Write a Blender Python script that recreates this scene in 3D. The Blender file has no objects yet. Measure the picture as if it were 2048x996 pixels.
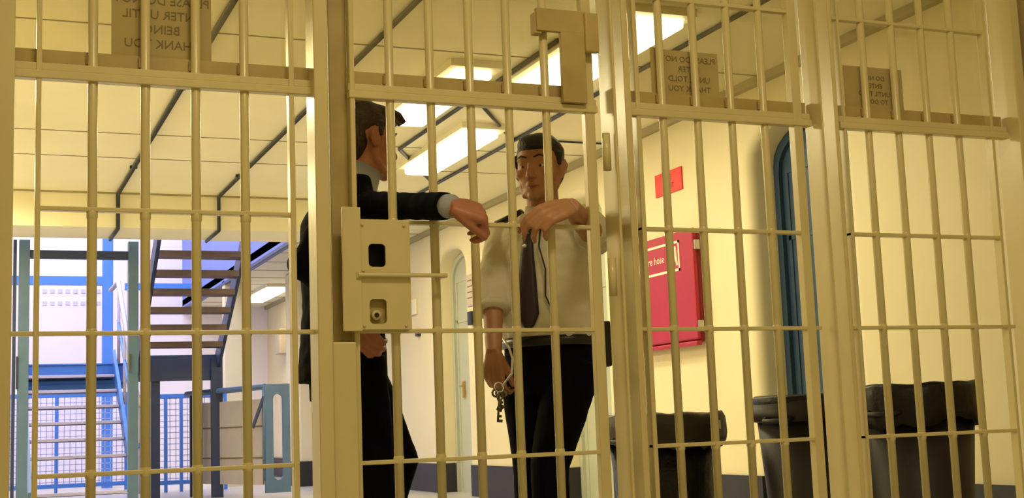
import bpy, bmesh, math, random
from mathutils import Vector, Matrix, noise
random.seed(4)
SC = bpy.context.scene
COL = SC.collection
PI = math.pi

# ---------------------------------------------------------------- camera, world, exposure
def make_camera():
    F = 2623.1
    yaw, pitch, roll = map(math.radians, (22.638, 7.663, -2.136))
    cy, sy, cp, sp = math.cos(yaw), math.sin(yaw), math.cos(pitch), math.sin(pitch)
    w = Vector((sy*cp, cy*cp, sp)); r = Vector((cy, -sy, 0)); u = r.cross(w)
    R = r*math.cos(roll)+u*math.sin(roll); U = -r*math.sin(roll)+u*math.cos(roll)
    cam = bpy.data.cameras.new('camera'); co = bpy.data.objects.new('camera', cam); COL.objects.link(co)
    m = Matrix((R, U, -w)).transposed().to_4x4(); m.translation = Vector((0, -3.7, 0.70))
    co.matrix_world = m
    cam.sensor_width = 36.0; cam.lens = 36.0*F/2048.0; cam.clip_start = 0.05; cam.clip_end = 200
    SC.camera = co
make_camera()
SC.view_settings.view_transform = 'Standard'; SC.view_settings.look = 'None'
SC.view_settings.gamma = 1; SC.view_settings.use_curve_mapping = False
SC.view_settings.exposure = 0.05
SC.cycles.use_denoising = True
SC.cycles.max_bounces = 8
SC.cycles.caustics_reflective = False; SC.cycles.caustics_refractive = False
wd = bpy.data.worlds.new('sky'); SC.world = wd; wd.use_nodes = True
bg = wd.node_tree.nodes['Background']; bg.inputs[0].default_value = (0.76, 0.74, 1.0, 1); bg.inputs[1].default_value = 5.0

LAMP = (1.0, 0.86, 0.49)      # warm corridor lamps
def area_light(name, loc, size, power, color, rot=(0, 0, 0), parent=None, spread=PI):
    l = bpy.data.lights.new(name, 'AREA'); l.shape = 'RECTANGLE'; l.size, l.size_y = size
    l.energy = power; l.color = color; l.spread = spread
    o = bpy.data.objects.new(name, l); COL.objects.link(o); o.location = loc; o.rotation_euler = rot
    if parent: o.parent = parent
    return o

# ---------------------------------------------------------------- materials
def mat(name, col, rough=0.6, metal=0.0, noise_amt=0.0, nscale=6.0, bump=0.0, bscale=40.0, emit=None, estr=0.0, spec=0.5, alpha=None):
    m = bpy.data.materials.new(name); m.use_nodes = True
    nt = m.node_tree; b = nt.nodes['Principled BSDF']
    b.inputs['Base Color'].default_value = (*col, 1); b.inputs['Roughness'].default_value = rough
    b.inputs['Metallic'].default_value = metal; b.inputs['Specular IOR Level'].default_value = spec
    tc = nt.nodes.new('ShaderNodeTexCoord')
    if noise_amt > 0:
        n = nt.nodes.new('ShaderNodeTexNoise'); n.inputs['Scale'].default_value = nscale; n.inputs['Detail'].default_value = 4
        nt.links.new(tc.outputs['Object'], n.inputs['Vector'])
        cr = nt.nodes.new('ShaderNodeValToRGB')
        cr.color_ramp.elements[0].position = 0.3; cr.color_ramp.elements[1].position = 0.7
        cr.color_ramp.elements[0].color = (*[c*(1-noise_amt) for c in col], 1)
        cr.color_ramp.elements[1].color = (*[min(1, c*(1+noise_amt)) for c in col], 1)
        nt.links.new(n.outputs['Fac'], cr.inputs['Fac']); nt.links.new(cr.outputs['Color'], b.inputs['Base Color'])
    if bump > 0:
        n2 = nt.nodes.new('ShaderNodeTexNoise'); n2.inputs['Scale'].default_value = bscale; n2.inputs['Detail'].default_value = 3
        nt.links.new(tc.outputs['Object'], n2.inputs['Vector'])
        bp = nt.nodes.new('ShaderNodeBump'); bp.inputs['Strength'].default_value = bump; bp.inputs['Distance'].default_value = 0.01
        nt.links.new(n2.outputs['Fac'], bp.inputs['Height']); nt.links.new(bp.outputs['Normal'], b.inputs['Normal'])
    if emit:
        b.inputs['Emission Color'].default_value = (*emit, 1); b.inputs['Emission Strength'].default_value = estr
    return m

M = {}
M['grille'] = mat('cream gloss paint', (0.66, 0.57, 0.30), 0.27, noise_amt=0.05, nscale=5, bump=0.03, bscale=25)
M['grille_dark'] = mat('worn ochre paint and recess shade', (0.46, 0.35, 0.14), 0.5, noise_amt=0.12, nscale=8, bump=0.05)  # dark ochre; on the gate post's recess strip it stands for shade
M['clip'] = mat('glazing clip', (0.36, 0.26, 0.09), 0.5)
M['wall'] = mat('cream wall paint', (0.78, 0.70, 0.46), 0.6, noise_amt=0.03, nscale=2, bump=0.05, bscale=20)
M['ceiling'] = mat('cream ceiling paint', (0.88, 0.83, 0.62), 0.65, noise_amt=0.02, nscale=2)
M['joint'] = mat('ceiling panel joint', (0.25, 0.22, 0.15), 0.7)
M['trunk'] = mat('olive trunking', (0.36, 0.32, 0.17), 0.6)
M['skirt'] = mat('black skirting paint', (0.02, 0.018, 0.024), 0.5, noise_amt=0.15)
M['floor'] = mat('grey vinyl floor', (0.50, 0.48, 0.43), 0.35, noise_amt=0.08, nscale=3)
M['white'] = mat('white plaster', (0.86, 0.80, 0.88), 0.8, noise_amt=0.03, nscale=1.2)
M['lilac'] = mat('pale door paint', (0.60, 0.58, 0.60), 0.5)
M['sage'] = mat('sage grey door paint', (0.50, 0.52, 0.43), 0.5, noise_amt=0.03)
M['blue'] = mat('blue door paint', (0.028, 0.062, 0.12), 0.4, noise_amt=0.08)
M['teal'] = mat('teal steel paint', (0.095, 0.17, 0.29), 0.4, noise_amt=0.08)
M['steelblue'] = mat('bright blue steel paint', (0.06, 0.22, 0.68), 0.45)
M['navy'] = mat('navy steel paint', (0.025, 0.04, 0.10), 0.45, noise_amt=0.1)
M['tread'] = mat('brown tread', (0.13, 0.083, 0.075), 0.6, noise_amt=0.15)
M['paletread'] = mat('grey tread nosing', (0.52, 0.48, 0.62), 0.6)
M['conduit'] = mat('dark conduit', (0.03, 0.035, 0.05), 0.5)
M['red'] = mat('red cabinet plastic', (0.40, 0.012, 0.045), 0.35, noise_amt=0.05)
M['palemesh'] = mat('pale blue mesh', (0.42, 0.47, 0.75), 0.6)
M['hallblue'] = mat('blue painted upper wall', (0.16, 0.22, 0.55), 0.6)
M['redsign'] = mat('red sign', (0.75, 0.035, 0.02), 0.5)
M['whiteprint'] = mat('white print', (0.85, 0.75, 0.62), 0.6)
M['darkprint'] = mat('dark print', (0.20, 0.15, 0.06), 0.7)
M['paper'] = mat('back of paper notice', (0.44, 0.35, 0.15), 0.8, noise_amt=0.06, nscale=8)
M['darkred'] = mat('dark red print', (0.25, 0.01, 0.01), 0.6)
M['bin'] = mat('grey bin plastic', (0.022, 0.018, 0.020), 0.5, noise_amt=0.1, spec=0.35)
M['bag'] = mat('black bin bag', (0.008, 0.006, 0.009), 0.42, bump=0.8, bscale=14, spec=0.3)
M['bagbrown'] = mat('folded bag plastic', (0.035, 0.026, 0.020), 0.45, bump=0.6, bscale=12, spec=0.3)
M['whitebag'] = mat('white bin bag', (0.6, 0.55, 0.42), 0.5, bump=0.5)
M['brass'] = mat('brass', (0.6, 0.42, 0.15), 0.3, 1.0)
M['steel'] = mat('steel', (0.45, 0.43, 0.38), 0.3, 1.0)
M['steelkey'] = mat('dull keys', (0.12, 0.10, 0.06), 0.4, 0.7)
M['black'] = mat('black void', (0.01, 0.01, 0.012), 0.6)
M['skin1'] = mat('ruddy skin', (0.42, 0.17, 0.10), 0.5, noise_amt=0.08, nscale=20)
M['skin2'] = mat('tan skin', (0.46, 0.22, 0.12), 0.5, noise_amt=0.08, nscale=20)
M['hair1'] = mat('dark brown hair', (0.035, 0.016, 0.009), 0.55, noise_amt=0.3, nscale=60, bump=0.5, bscale=90)
M['hair2'] = mat('black hair', (0.012, 0.009, 0.009), 0.5, noise_amt=0.3, nscale=60, bump=0.5, bscale=90)
M['suit'] = mat('navy suit cloth', (0.005, 0.005, 0.012), 0.9, noise_amt=0.1, nscale=50, spec=0.08)
M['trouser'] = mat('black trouser cloth', (0.003, 0.0025, 0.005), 0.9, spec=0.08)
M['shirtblue'] = mat('pale blue shirt cloth', (0.36, 0.38, 0.44), 0.8)
M['shirt'] = mat('white shirt cloth', (0.74, 0.68, 0.54), 0.8, bump=0.25, bscale=14)
M['tie'] = mat('dark tie cloth', (0.03, 0.018, 0.02), 0.6)
M['eye'] = mat('eye white', (0.7, 0.68, 0.62), 0.2)
M['iris'] = mat('iris', (0.04, 0.02, 0.01), 0.2)
M['lip'] = mat('lip skin', (0.36, 0.12, 0.09), 0.5)
M['shoe'] = mat('black leather', (0.01, 0.01, 0.01), 0.3)
M['beige'] = mat('beige board', (0.55, 0.47, 0.38), 0.6, noise_amt=0.04)
M['diffuser'] = mat('lamp diffuser', (0.9, 0.9, 0.85), 0.5, emit=(1.0, 0.90, 0.60), estr=4.5)
M['lampframe'] = mat('lamp frame', (0.85, 0.8, 0.6), 0.4)
M['cable'] = mat('black cable', (0.02, 0.02, 0.02), 0.5)
M['silver'] = mat('silver chain', (0.8, 0.78, 0.75), 0.3, 0.6)

def glass_mat():
    m = bpy.data.materials.new('dusty glass'); m.use_nodes = True; nt = m.node_tree; nt.nodes.clear()
    out = nt.nodes.new('ShaderNodeOutputMaterial')
    tr = nt.nodes.new('ShaderNodeBsdfTransparent'); tr.inputs[0].default_value = (0.90, 0.88, 0.78, 1)
    gl = nt.nodes.new('ShaderNodeBsdfGlossy'); gl.inputs['Roughness'].default_value = 0.02
    df = nt.nodes.new('ShaderNodeBsdfDiffuse'); df.inputs[0].default_value = (0.7, 0.6, 0.35, 1)
    fr = nt.nodes.new('ShaderNodeFresnel'); fr.inputs['IOR'].default_value = 1.5
    ge = nt.nodes.new('ShaderNodeNewGeometry'); mi = nt.nodes.new('ShaderNodeMapRange'); mi.inputs[3].default_value = 1.5; mi.inputs[4].default_value = 1/1.5
    nt.links.new(ge.outputs['Backfacing'], mi.inputs[0]); nt.links.new(mi.outputs[0], fr.inputs['IOR'])
    n = nt.nodes.new('ShaderNodeTexNoise'); n.inputs['Scale'].default_value = 3.0
    tc = nt.nodes.new('ShaderNodeTexCoord'); nt.links.new(tc.outputs['Object'], n.inputs['Vector'])
    mr = nt.nodes.new('ShaderNodeMapRange'); mr.inputs[1].default_value = 0.35; mr.inputs[2].default_value = 0.75
    mr.inputs[3].default_value = 0.04; mr.inputs[4].default_value = 0.16
    nt.links.new(n.outputs['Fac'], mr.inputs[0])
    m1 = nt.nodes.new('ShaderNodeMixShader'); m2 = nt.nodes.new('ShaderNodeMixShader')
    nt.links.new(mr.outputs[0], m1.inputs[0]); nt.links.new(tr.outputs[0], m1.inputs[1]); nt.links.new(df.outputs[0], m1.inputs[2])
    nt.links.new(fr.outputs[0], m2.inputs[0]); nt.links.new(m1.outputs[0], m2.inputs[1]); nt.links.new(gl.outputs[0], m2.inputs[2])
    nt.links.new(m2.outputs[0], out.inputs[0])
    return m
M['glass'] = glass_mat()

# ---------------------------------------------------------------- helpers
def tag(o, label=None, cat=None, group=None, kind=None):
    if label: o['label'] = label
    if cat: o['category'] = cat
    if group: o['group'] = group
    if kind: o['kind'] = kind
    return o
def link(name, me, m=None, parent=None, smooth=False):
    o = bpy.data.objects.new(name, me); COL.objects.link(o)
    if m is not None and len(me.materials) == 0: me.materials.append(M[m] if isinstance(m, str) else m)
    if parent: o.parent = parent
    if smooth:
        for p in me.polygons: p.use_smooth = True
    return o
def empty(name, loc=(0, 0, 0), label=None, cat=None, group=None, rz=0):
    o = bpy.data.objects.new(name, None); COL.objects.link(o); o.location = loc; o.rotation_euler = (0, 0, rz)
    o.empty_display_size = 0.1
    return tag(o, label, cat, group)
class B:
    """collects shapes for ONE mesh"""
    def __init__(s): s.bm = bmesh.new()
    def box(s, x0, x1, y0, y1, z0, z1, bev=0.0):
        r = bmesh.ops.create_cube(s.bm, size=1.0); vs = r['verts']
        for v in vs:
            v.co = Vector(((x0+x1)/2+v.co.x*(x1-x0), (y0+y1)/2+v.co.y*(y1-y0), (z0+z1)/2+v.co.z*(z1-z0)))
        if bev > 0:
            es = list({e for v in vs for e in v.link_edges})
            bmesh.ops.bevel(s.bm, geom=es, offset=bev, segments=2, affect='EDGES', profile=0.5)
        return s
    def tube(s, pts, rad, n=12, caps=True, flat=1.0):
        pts = [Vector(p) for p in pts]
        rads = rad if isinstance(rad, (list, tuple)) else [rad]*len(pts)
        rings = []; prev = None
        for i, p in enumerate(pts):
            t = (pts[min(i+1, len(pts)-1)]-pts[max(i-1, 0)]).normalized()
            if prev is None:
                a = Vector((0, 0, 1)) if abs(t.z) < 0.9 else Vector((1, 0, 0))
                u = t.cross(a).normalized()
            else: u = (prev - t*prev.dot(t)).normalized()
            prev = u; v = t.cross(u)
            rings.append([s.bm.verts.new(p+(u*math.cos(2*PI*k/n)+v*math.sin(2*PI*k/n)*flat)*rads[i]) for k in range(n)])
        for a, b in zip(rings, rings[1:]):
            for k in range(n): s.bm.faces.new((a[k], a[(k+1) % n], b[(k+1) % n], b[k]))
        if caps:
            s.bm.faces.new(rings[0][::-1]); s.bm.faces.new(rings[-1])
        return s
    def loft(s, secs, n=24):
        """secs: (x,y,z,a,b,yaw) horizontal ellipses"""
        rings = []
        for (x, y, z, a, b, yw) in secs:
            c, d = math.cos(yw), math.sin(yw); ring = []
            for k in range(n):
                px, py = a*math.cos(2*PI*k/n), b*math.sin(2*PI*k/n)
                ring.append(s.bm.verts.new((x+px*c-py*d, y+px*d+py*c, z)))
            rings.append(ring)
        for a, b in zip(rings, rings[1:]):
            for k in range(n): s.bm.faces.new((a[k], a[(k+1) % n], b[(k+1) % n], b[k]))
        s.bm.faces.new(rings[0][::-1]); s.bm.faces.new(rings[-1])
        return s
    def ball(s, c, r, mat4=None, n=20):
        rr = bmesh.ops.create_uvsphere(s.bm, u_segments=n, v_segments=n//2+2, radius=1.0)
        r = r if isinstance(r, (list, tuple)) else (r, r, r)
        for v in rr['verts']:
            v.co = Vector((v.co.x*r[0], v.co.y*r[1], v.co.z*r[2]))
            if mat4: v.co = mat4 @ v.co
            v.co += Vector(c)
        return s
    def quad(s, *ps):
        s.bm.faces.new([s.bm.verts.new(p) for p in ps]); return s
    def prism(s, poly, axis, a, b):
        """poly: 2D points; extruded along axis from a to b"""
        def P(p, t):
            return {'x': (t, p[0], p[1]), 'y': (p[0], t, p[1]), 'z': (p[0], p[1], t)}[axis]
        A = [s.bm.verts.new(P(p, a)) for p in poly]; C = [s.bm.verts.new(P(p, b)) for p in poly]
        n = len(poly)
        for i in range(n): s.bm.faces.new((A[i], A[(i+1) % n], C[(i+1) % n], C[i]))
        s.bm.faces.new(A[::-1]); s.bm.faces.new(C)
        return s
    def mesh(s, name, recalc=True):
        if recalc: bmesh.ops.recalc_face_normals(s.bm, faces=s.bm.faces)
        me = bpy.data.meshes.new(name); s.bm.to_mesh(me); s.bm.free(); return me
    def build(s, name, m, parent=None, smooth=False):
        return link(name, s.mesh(name), m, parent, smooth)
def bake_remesh(name, b, m, parent, vox, smooth=3, disp=0.0):
    me = b.mesh(name); o = bpy.data.objects.new(name, me); COL.objects.link(o)
    r = o.modifiers.new('r', 'REMESH'); r.mode = 'VOXEL'; r.voxel_size = vox; r.use_smooth_shade = True
    if smooth:
        s = o.modifiers.new('s', 'SMOOTH'); s.iterations = smooth; s.factor = 0.5
    dg = bpy.context.evaluated_depsgraph_get(); dg.update()
    ev = o.evaluated_get(dg); nm = bpy.data.meshes.new_from_object(ev)
    bpy.data.objects.remove(o); nm.name = name
    nm.materials.clear(); nm.materials.append(M[m])
    for p in nm.polygons: p.use_smooth = True
    if disp:
        for v in nm.vertices:
            v.co += v.normal*disp*noise.noise(v.co*28)
    o = bpy.data.objects.new(name, nm); COL.objects.link(o)
    if parent: o.parent = parent
    return o
def rodz(b, x, z0, z1, r=0.0115, y=0.0, n=14):
    return b.tube([(x, y, z0), (x, y, z1)], r, n)
def text_mesh(name, lines, size, m, parent, M4, spacing=1.25, mirror=False, align='CENTER', thick=0.0006):
    """lettering as one real mesh; M4 maps local x/y text plane to the world"""
    cu = bpy.data.curves.new(name, 'FONT'); cu.body = '\n'.join(lines); cu.size = size; cu.align_x = align; cu.align_y = 'CENTER'
    cu.space_line = spacing; cu.extrude = thick; cu.resolution_u = 2
    t = bpy.data.objects.new(name, cu); COL.objects.link(t)
    dg = bpy.context.evaluated_depsgraph_get(); dg.update()
    me = bpy.data.meshes.new_from_object(t.evaluated_get(dg)); bpy.data.objects.remove(t)
    if mirror: me.transform(Matrix.Scale(-1, 4, (1, 0, 0)))
    me.transform(M4); me.materials.clear(); me.materials.append(M[m]); me.name = name
    o = bpy.data.objects.new(name, me); COL.objects.link(o); o.parent = parent
    return o

# ================================================================ SETTING
def struct(b, name, m, smooth=False):
    return tag(b.build(name, m, None, smooth), kind='structure')
struct(B().box(-1.0, 5.5, -5.2, 19.2, -0.1, 0), 'floor', 'floor')
struct(B().box(-0.9, 5.4, 0.12, 8.44, 2.92, 3.02), 'ceiling', 'ceiling')
struct(B().box(3.35, 5.4, 8.44, 19.0, 2.92, 3.02), 'ceiling_far', 'ceiling')
struct(B().box(-0.9, 3.35, 8.44, 9.15, 2.60, 3.3), 'ceiling_beam', 'ceiling')
struct(B().box(-1.0, -0.9, -5.2, 19.2, 0, 6.0), 'wall_left', 'wall')
struct(B().box(-1.0, 5.5, -5.3, -5.1, 0, 4.5), 'wall_front', 'wall')
struct(B().box(-1.0, 5.5, -5.2, -0.12, 4.4, 4.5), 'ceiling_front', 'ceiling')
struct(B().box(5.4, 5.5, -5.2, 2.2, 0, 4.5), 'wall_front_right', 'wall')
# masonry round the barred screen
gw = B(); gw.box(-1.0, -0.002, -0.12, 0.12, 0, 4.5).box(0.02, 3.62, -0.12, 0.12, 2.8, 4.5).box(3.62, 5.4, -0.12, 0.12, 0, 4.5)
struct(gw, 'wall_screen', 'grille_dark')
# far hall
struct(B().box(-1.0, 5.5, 19.0, 19.2, 0, 6.0), 'wall_far', 'white')
struct(B().box(3.35, 3.45, 9.15, 19.0, 2.86, 6.0), 'wall_hall_upper', 'hallblue')

# right corridor wall with bullnosed arched door recesses
WX = 4.8
DOORS = [(2.62, 3.66), (5.90, 6.92), (9.14, 10.12), (12.4, 13.3), (15.6, 16.5)]
ZS, ZA = 2.36, 2.62
def arch(y0, y1, inset, n=12):
    y0 -= inset; y1 += inset; zs = ZS; za = ZA+inset
    mid, hw = (y0+y1)/2, (y1-y0)/2
    pts = [(y0, 0.0)]
    for k in range(n+1):
        a = PI-PI*k/n
        pts.append((mid+hw*math.cos(a), zs+(za-zs)*math.sin(a)**0.9))
    pts.append((y1, 0.0)); return pts
def right_wall():
    b = B(); bm = b.bm; R = 0.07; DEP = 0.27
    edges_y = [-0.1]
    prof = [(R*(1-math.sin(t)), WX+R*(1-math.cos(t))) for t in [PI/2*k/5 for k in range(6)]]
    prof.append((0.0, WX+DEP))
    cur = 0.12
    for (y0, y1) in DOORS:
        o = arch(y0, y1, R)
        b.quad((WX, cur, 0), (WX, o[0][0], 0), (WX, o[0][0], 3.02), (WX, cur, 3.02))
        for p, q in zip(o[1:-2], o[2:-1]):
            b.quad((WX, p[0], p[1]), (WX, q[0], q[1]), (WX, q[0], 3.02), (WX, p[0], 3.02))
        cur = o[-1][0]
        outs = [[(x, p[0], p[1]) for p in arch(y0, y1, ins)] for ins, x in prof]
        for A, C in zip(outs, outs[1:]):
            va = [bm.verts.new(p) for p in A]; vc = [bm.verts.new(p) for p in C]
            for k in range(len(va)-1): bm.faces.new((va[k], va[k+1], vc[k+1], vc[k]))
    b.quad((WX, cur, 0), (WX, 19.0, 0), (WX, 19.0, 3.02), (WX, cur, 3.02))
    bmesh.ops.remove_doubles(bm, verts=bm.verts, dist=0.0005)
    o = struct(b, 'wall_right', 'wall', smooth=True)
    for p in o.data.polygons: p.use_smooth = abs(p.normal.x) < 0.999
    # solid backing of the wall
    struct(B().box(WX+DEP, WX+DEP+0.3, 0.12, 19.0, 0, 3.02), 'wall_right_backing', 'wall')
right_wall()
sk = B(); cur = 0.13
for (y0, y1) in DOORS:
    sk.box(WX-0.022, WX+0.005, cur, y0-0.07, 0, 0.315)
    sk.box(WX+0.005, WX+0.25, y1-0.012, y1+0.012, 0, 0.315)
    sk.box(WX-0.022, WX+0.02, y1+0.02, y1+0.07, 0, 0.315)
    cur = y1+0.07
sk.box(WX-0.022, WX+0.005, cur, 18.98, 0, 0.315)
struct(sk, 'baseboard_right', 'skirt')
struct(B().box(4.1, WX, 13.75, 14.5, 0, 2.92, 0.03), 'wall_pier', 'wall')
struct(B().box(4.085, WX, 13.72, 14.5, 0, 0.33), 'baseboard_pier', 'skirt')
struct(B().box(WX-0.05, WX, 0.13, 19.0, 2.865, 2.92), 'trim_1', 'trunk')
k = 2
for y in (3.42, 6.03, 6.90):
    struct(B().box(-0.9, WX-0.05, y-0.007, y+0.007, 2.917, 2.921), 'trim_%d' % k, 'joint'); k += 1
y = 9.6
while y < 19:
    struct(B().box(3.45, WX-0.05, y-0.012, y+0.012, 2.916, 2.921), 'trim_%d' % k, 'joint'); k += 1; y += 0.87
struct(B().box(-0.9, 3.35, 8.425, 8.44, 2.905, 2.92), 'trim_%d' % k, 'trunk'); k += 1
struct(B().box(3.34, 3.37, 9.15, 19.0, 2.84, 2.88), 'trim_%d' % k, 'navy'); k += 1

# doors in the recesses
def recess_door(i, y0, y1, m, handle):
    x = WX+0.20
    root = tag(empty('door_%d' % i, (x, (y0+y1)/2, 0)), kind='structure')
    inv = Matrix.Translation(-root.location)
    fr = B(); outer = arch(y0, y1, -0.002); inner = [(p[0], p[1]) for p in arch(y0+0.06, y1-0.06, 0)]
    inner = [(p[0], min(p[1], p[1]-0.05) if p[1] > 0 else 0) for p in inner]
    bm = fr.bm
    for xx0, xx1 in ((x, x+0.06),):
        A = [bm.verts.new((xx0, *p)) for p in outer]; C = [bm.verts.new((xx0, *p)) for p in inner]
        D = [bm.verts.new((xx1, *p)) for p in inner]
        for k in range(len(A)-1):
            bm.faces.new((A[k], A[k+1], C[k+1], C[k])); bm.faces.new((C[k], C[k+1], D[k+1], D[k]))
    o = fr.build('door_frame', m, root); o.data.transform(inv)
    lf = B(); lf.prism(inner, 'x', x+0.03, x+0.06)
    # raised panel lines
    lf.box(x+0.022, x+0.03, y0+0.10, y0+0.13, 0.05, 2.30).box(x+0.022, x+0.03, y1-0.13, y1-0.10, 0.05, 2.30)
    lf.box(x+0.022, x+0.03, y0+0.10, y1-0.10, 1.85, 1.88).box(x+0.022, x+0.03, y0+0.10, y1-0.10, 2.30, 2.34)
    o = lf.build('door_leaf', m, root); o.data.transform(inv)
    if handle:
        hb = B(); hb.box(x+0.01, x+0.03, y1-0.30, y1-0.24, 1.02, 1.20, 0.004)
        hb.tube([(x+0.01, y1-0.27, 1.15), (x-0.03, y1-0.27, 1.15), (x-0.035, y1-0.38, 1.14)], 0.009, 8)
        o = hb.build('door_handle', 'brass', root); o.data.transform(inv)
for i, (y0, y1) in enumerate(DOORS):
    recess_door(i+1, y0, y1, ['blue', 'sage', 'sage', 'lilac', 'lilac'][i], True)

# ---------------------------------------------------------------- ceiling lamps of the corridor
def ceiling_lamp(x0, x1, y0, y1, z, label, power=26, group='long diffuser lights on the corridor ceiling'):
    cx, cyy = (x0+x1)/2, (y0+y1)/2
    r = empty('ceiling_light', (cx, cyy, z), label, 'light', None)
    w, l = (x1-x0)/2, (y1-y0)/2
    f = B()
    f.box(-w-0.05, -w, -l-0.05, l+0.05, -0.045, 0).box(w, w+0.05, -l-0.05, l+0.05, -0.045, 0)
    f.box(-w, w, -l-0.05, -l, -0.045, 0).box(-w, w, l, l+0.05, -0.045, 0)
    f.build('lamp_frame', 'lampframe', r)
    B().box(-w, w, -l, l, -0.10, -0.01, 0.02).build('diffuser', 'diffuser', r)
    area_light('lamp_glow', (0, 0, -0.115), (2*w, 2*l), power, LAMP, parent=r)
    return r
ceiling_lamp(3.36, 3.62, 5.15, 6.65, 2.92, 'bright diffuser light on the ceiling between the two men, framed by dark conduits')
ceiling_lamp(3.36, 3.62, 8.70, 10.1, 2.92, 'ceiling light just behind the suited man\'s collar')
ceiling_lamp(4.12, 4.40, 15.6, 17.4, 2.92, 'small distant ceiling light far down the corridor, seen right of the stairs', 14)
ceiling_lamp(2.72, 2.96, 3.6, 4.95, 2.92, 'ceiling light glaring through the glass above the gate')
ceiling_lamp(3.20, 3.60, 2.35, 4.3, 2.92, 'big glaring ceiling light behind the glass, seen through the upper lock housing', 12)
ceiling_lamp(-0.45, -0.2, 3.2, 4.6, 2.92, 'ceiling light beside the left wall, outside the left screen', 80)
ceiling_lamp(-0.45, -0.2, 6.6, 8.0, 2.92, 'ceiling light by the left wall in front of the ceiling beam', 75)

# added unseen lamp behind the viewer, lights the front of the bars
hl = empty('front_fill_lamp', (1.2, -3.0, 4.4), 'long unseen lamp added behind the viewer to light the front of the bars', 'light')
B().box(-0.6, 0.6, -0.15, 0.15, -0.08, 0, 0.01).build('diffuser', 'diffuser', hl)
area_light('lamp_glow', (0, 0, -0.1), (1.6, 0.5), 74, (1.0, 0.83, 0.48), parent=hl)

# ================================================================ BARRED SCREEN AND GATE
ZT = 2.78
ZR = (0.613, 0.988, 1.312)       # cross rails
def cb(b, X0, X1, d, z0, z1, y=0.0, bev=0.004):
    """post seen between X0 and X1 at the screen's plane, half depth d"""
    D = 3.7
    x0 = X0*(D+y+d)/D; x1 = X1*(D+y-d)/D
    return b.box(x0, x1, y-d, y+d, z0, z1, bev)
GROUPB = None
def beam(parent, x0, x1):
    b = B(); b.box(x0, x1, -0.022, 0.012, 1.682, 1.705, 0.003).box(x0, x1, -0.014, 0.012, 1.705, 1.728, 0.003)
    b.build('crossbeam', 'grille', parent)
    B().box(x0, x1, 0.012, 0.045, 1.70, 1.772).build('glazing_channel', 'grille_dark', parent)
def glass(parent, x0, x1):
    B().box(x0, x1, 0.026, 0.030, 1.765, ZT).build('glass_pane', 'glass', parent)
def rail(parent, x0, x1, z, w=0.006, name='rail'):
    B().box(x0, x1, -0.014, 0.012, z-w, z+w, 0.002).build(name, 'grille', parent)
def bars(parent, xs, z0=0.03, z1=ZT, clip=True):
    for x in xs:
        b = rodz(B(), x, z0, z1, 0.0135)
        for z in ZR: b.tube([(x, 0, z-0.012), (x, 0, z-0.007), (x, 0, z+0.007), (x, 0, z+0.012)], [0.0136, 0.0154, 0.0154, 0.0136], 14, False)
        b.build('bar', 'grille', parent, smooth=True)
        if clip: B().box(x-0.018, x+0.004, 0.002, 0.022, 1.735, 1.765, 0.002).build('clip', 'clip', parent)

# left fixed screen
s1 = empty('bar_screen', (0, 0, 0), 'barred screen of cream steel at the far left, in front of the blue staircase', 'barred screen')
for x0, x1 in ((0.157, 0.171), (0.850, 0.866)):
    B().box(x0, x1, -0.018, 0.018, 0.03, ZT, 0.002).build('upright', 'grille', s1)
bars(s1, (0.305, 0.446, 0.585, 0.723))
rail(s1, 0.10, 0.925, ZR[1]); rail(s1, 0.157, 0.866, ZR[2]+0.014); rail(s1, 0.157, 0.866, ZR[0])
beam(s1, 0.08, 0.925); glass(s1, 0.10, 0.92)
B().box(0.03, 0.97, -0.03, 0.03, 0, 0.035).build('bottom_rail', 'grille', s1)
# right fixed screen
s2 = empty('bar_screen', (0, 0, 0), 'barred screen right of the gate, in front of the red cabinet and blue door', 'barred screen')
for x0, x1 in ((1.992, 2.008), (2.600, 2.634)):
    B().box(x0, x1, -0.018, 0.018, 0.03, ZT, 0.003).build('upright', 'grille', s2)
bars(s2, (2.098, 2.228, 2.361, 2.490))
rail(s2, 1.96, 2.66, ZR[1]); rail(s2, 1.992, 2.634, ZR[2]); rail(s2, 1.992, 2.634, ZR[0]+0.006); rail(s2, 1.992, 2.634, 2.088)
beam(s2, 1.96, 2.67); glass(s2, 1.97, 2.66)
B().box(1.96, 2.67, -0.03, 0.03, 0, 0.035).build('bottom_rail', 'grille', s2)
s3 = empty('bar_screen', (0, 0, 0), 'barred screen at the far right, in front of plain cream wall and black bin', 'barred screen')
for x0, x1 in ((2.806, 2.816), (3.462, 3.474)):
    B().box(x0, x1, -0.018, 0.018, 0.03, ZT, 0.002).build('upright', 'grille', s3)
bars(s3, (2.921, 3.052, 3.186, 3.322))
rail(s3, 2.79, 3.50, ZR[1]); rail(s3, 2.806, 3.474, ZR[2]); rail(s3, 2.806, 3.474, ZR[0]+0.004); rail(s3, 2.79, 3.474, 2.082)
beam(s3, 2.79, 3.54); glass(s3, 2.80, 3.52)
B().box(2.79, 3.54, -0.03, 0.03, 0, 0.035).build('bottom_rail', 'grille', s3)

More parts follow.
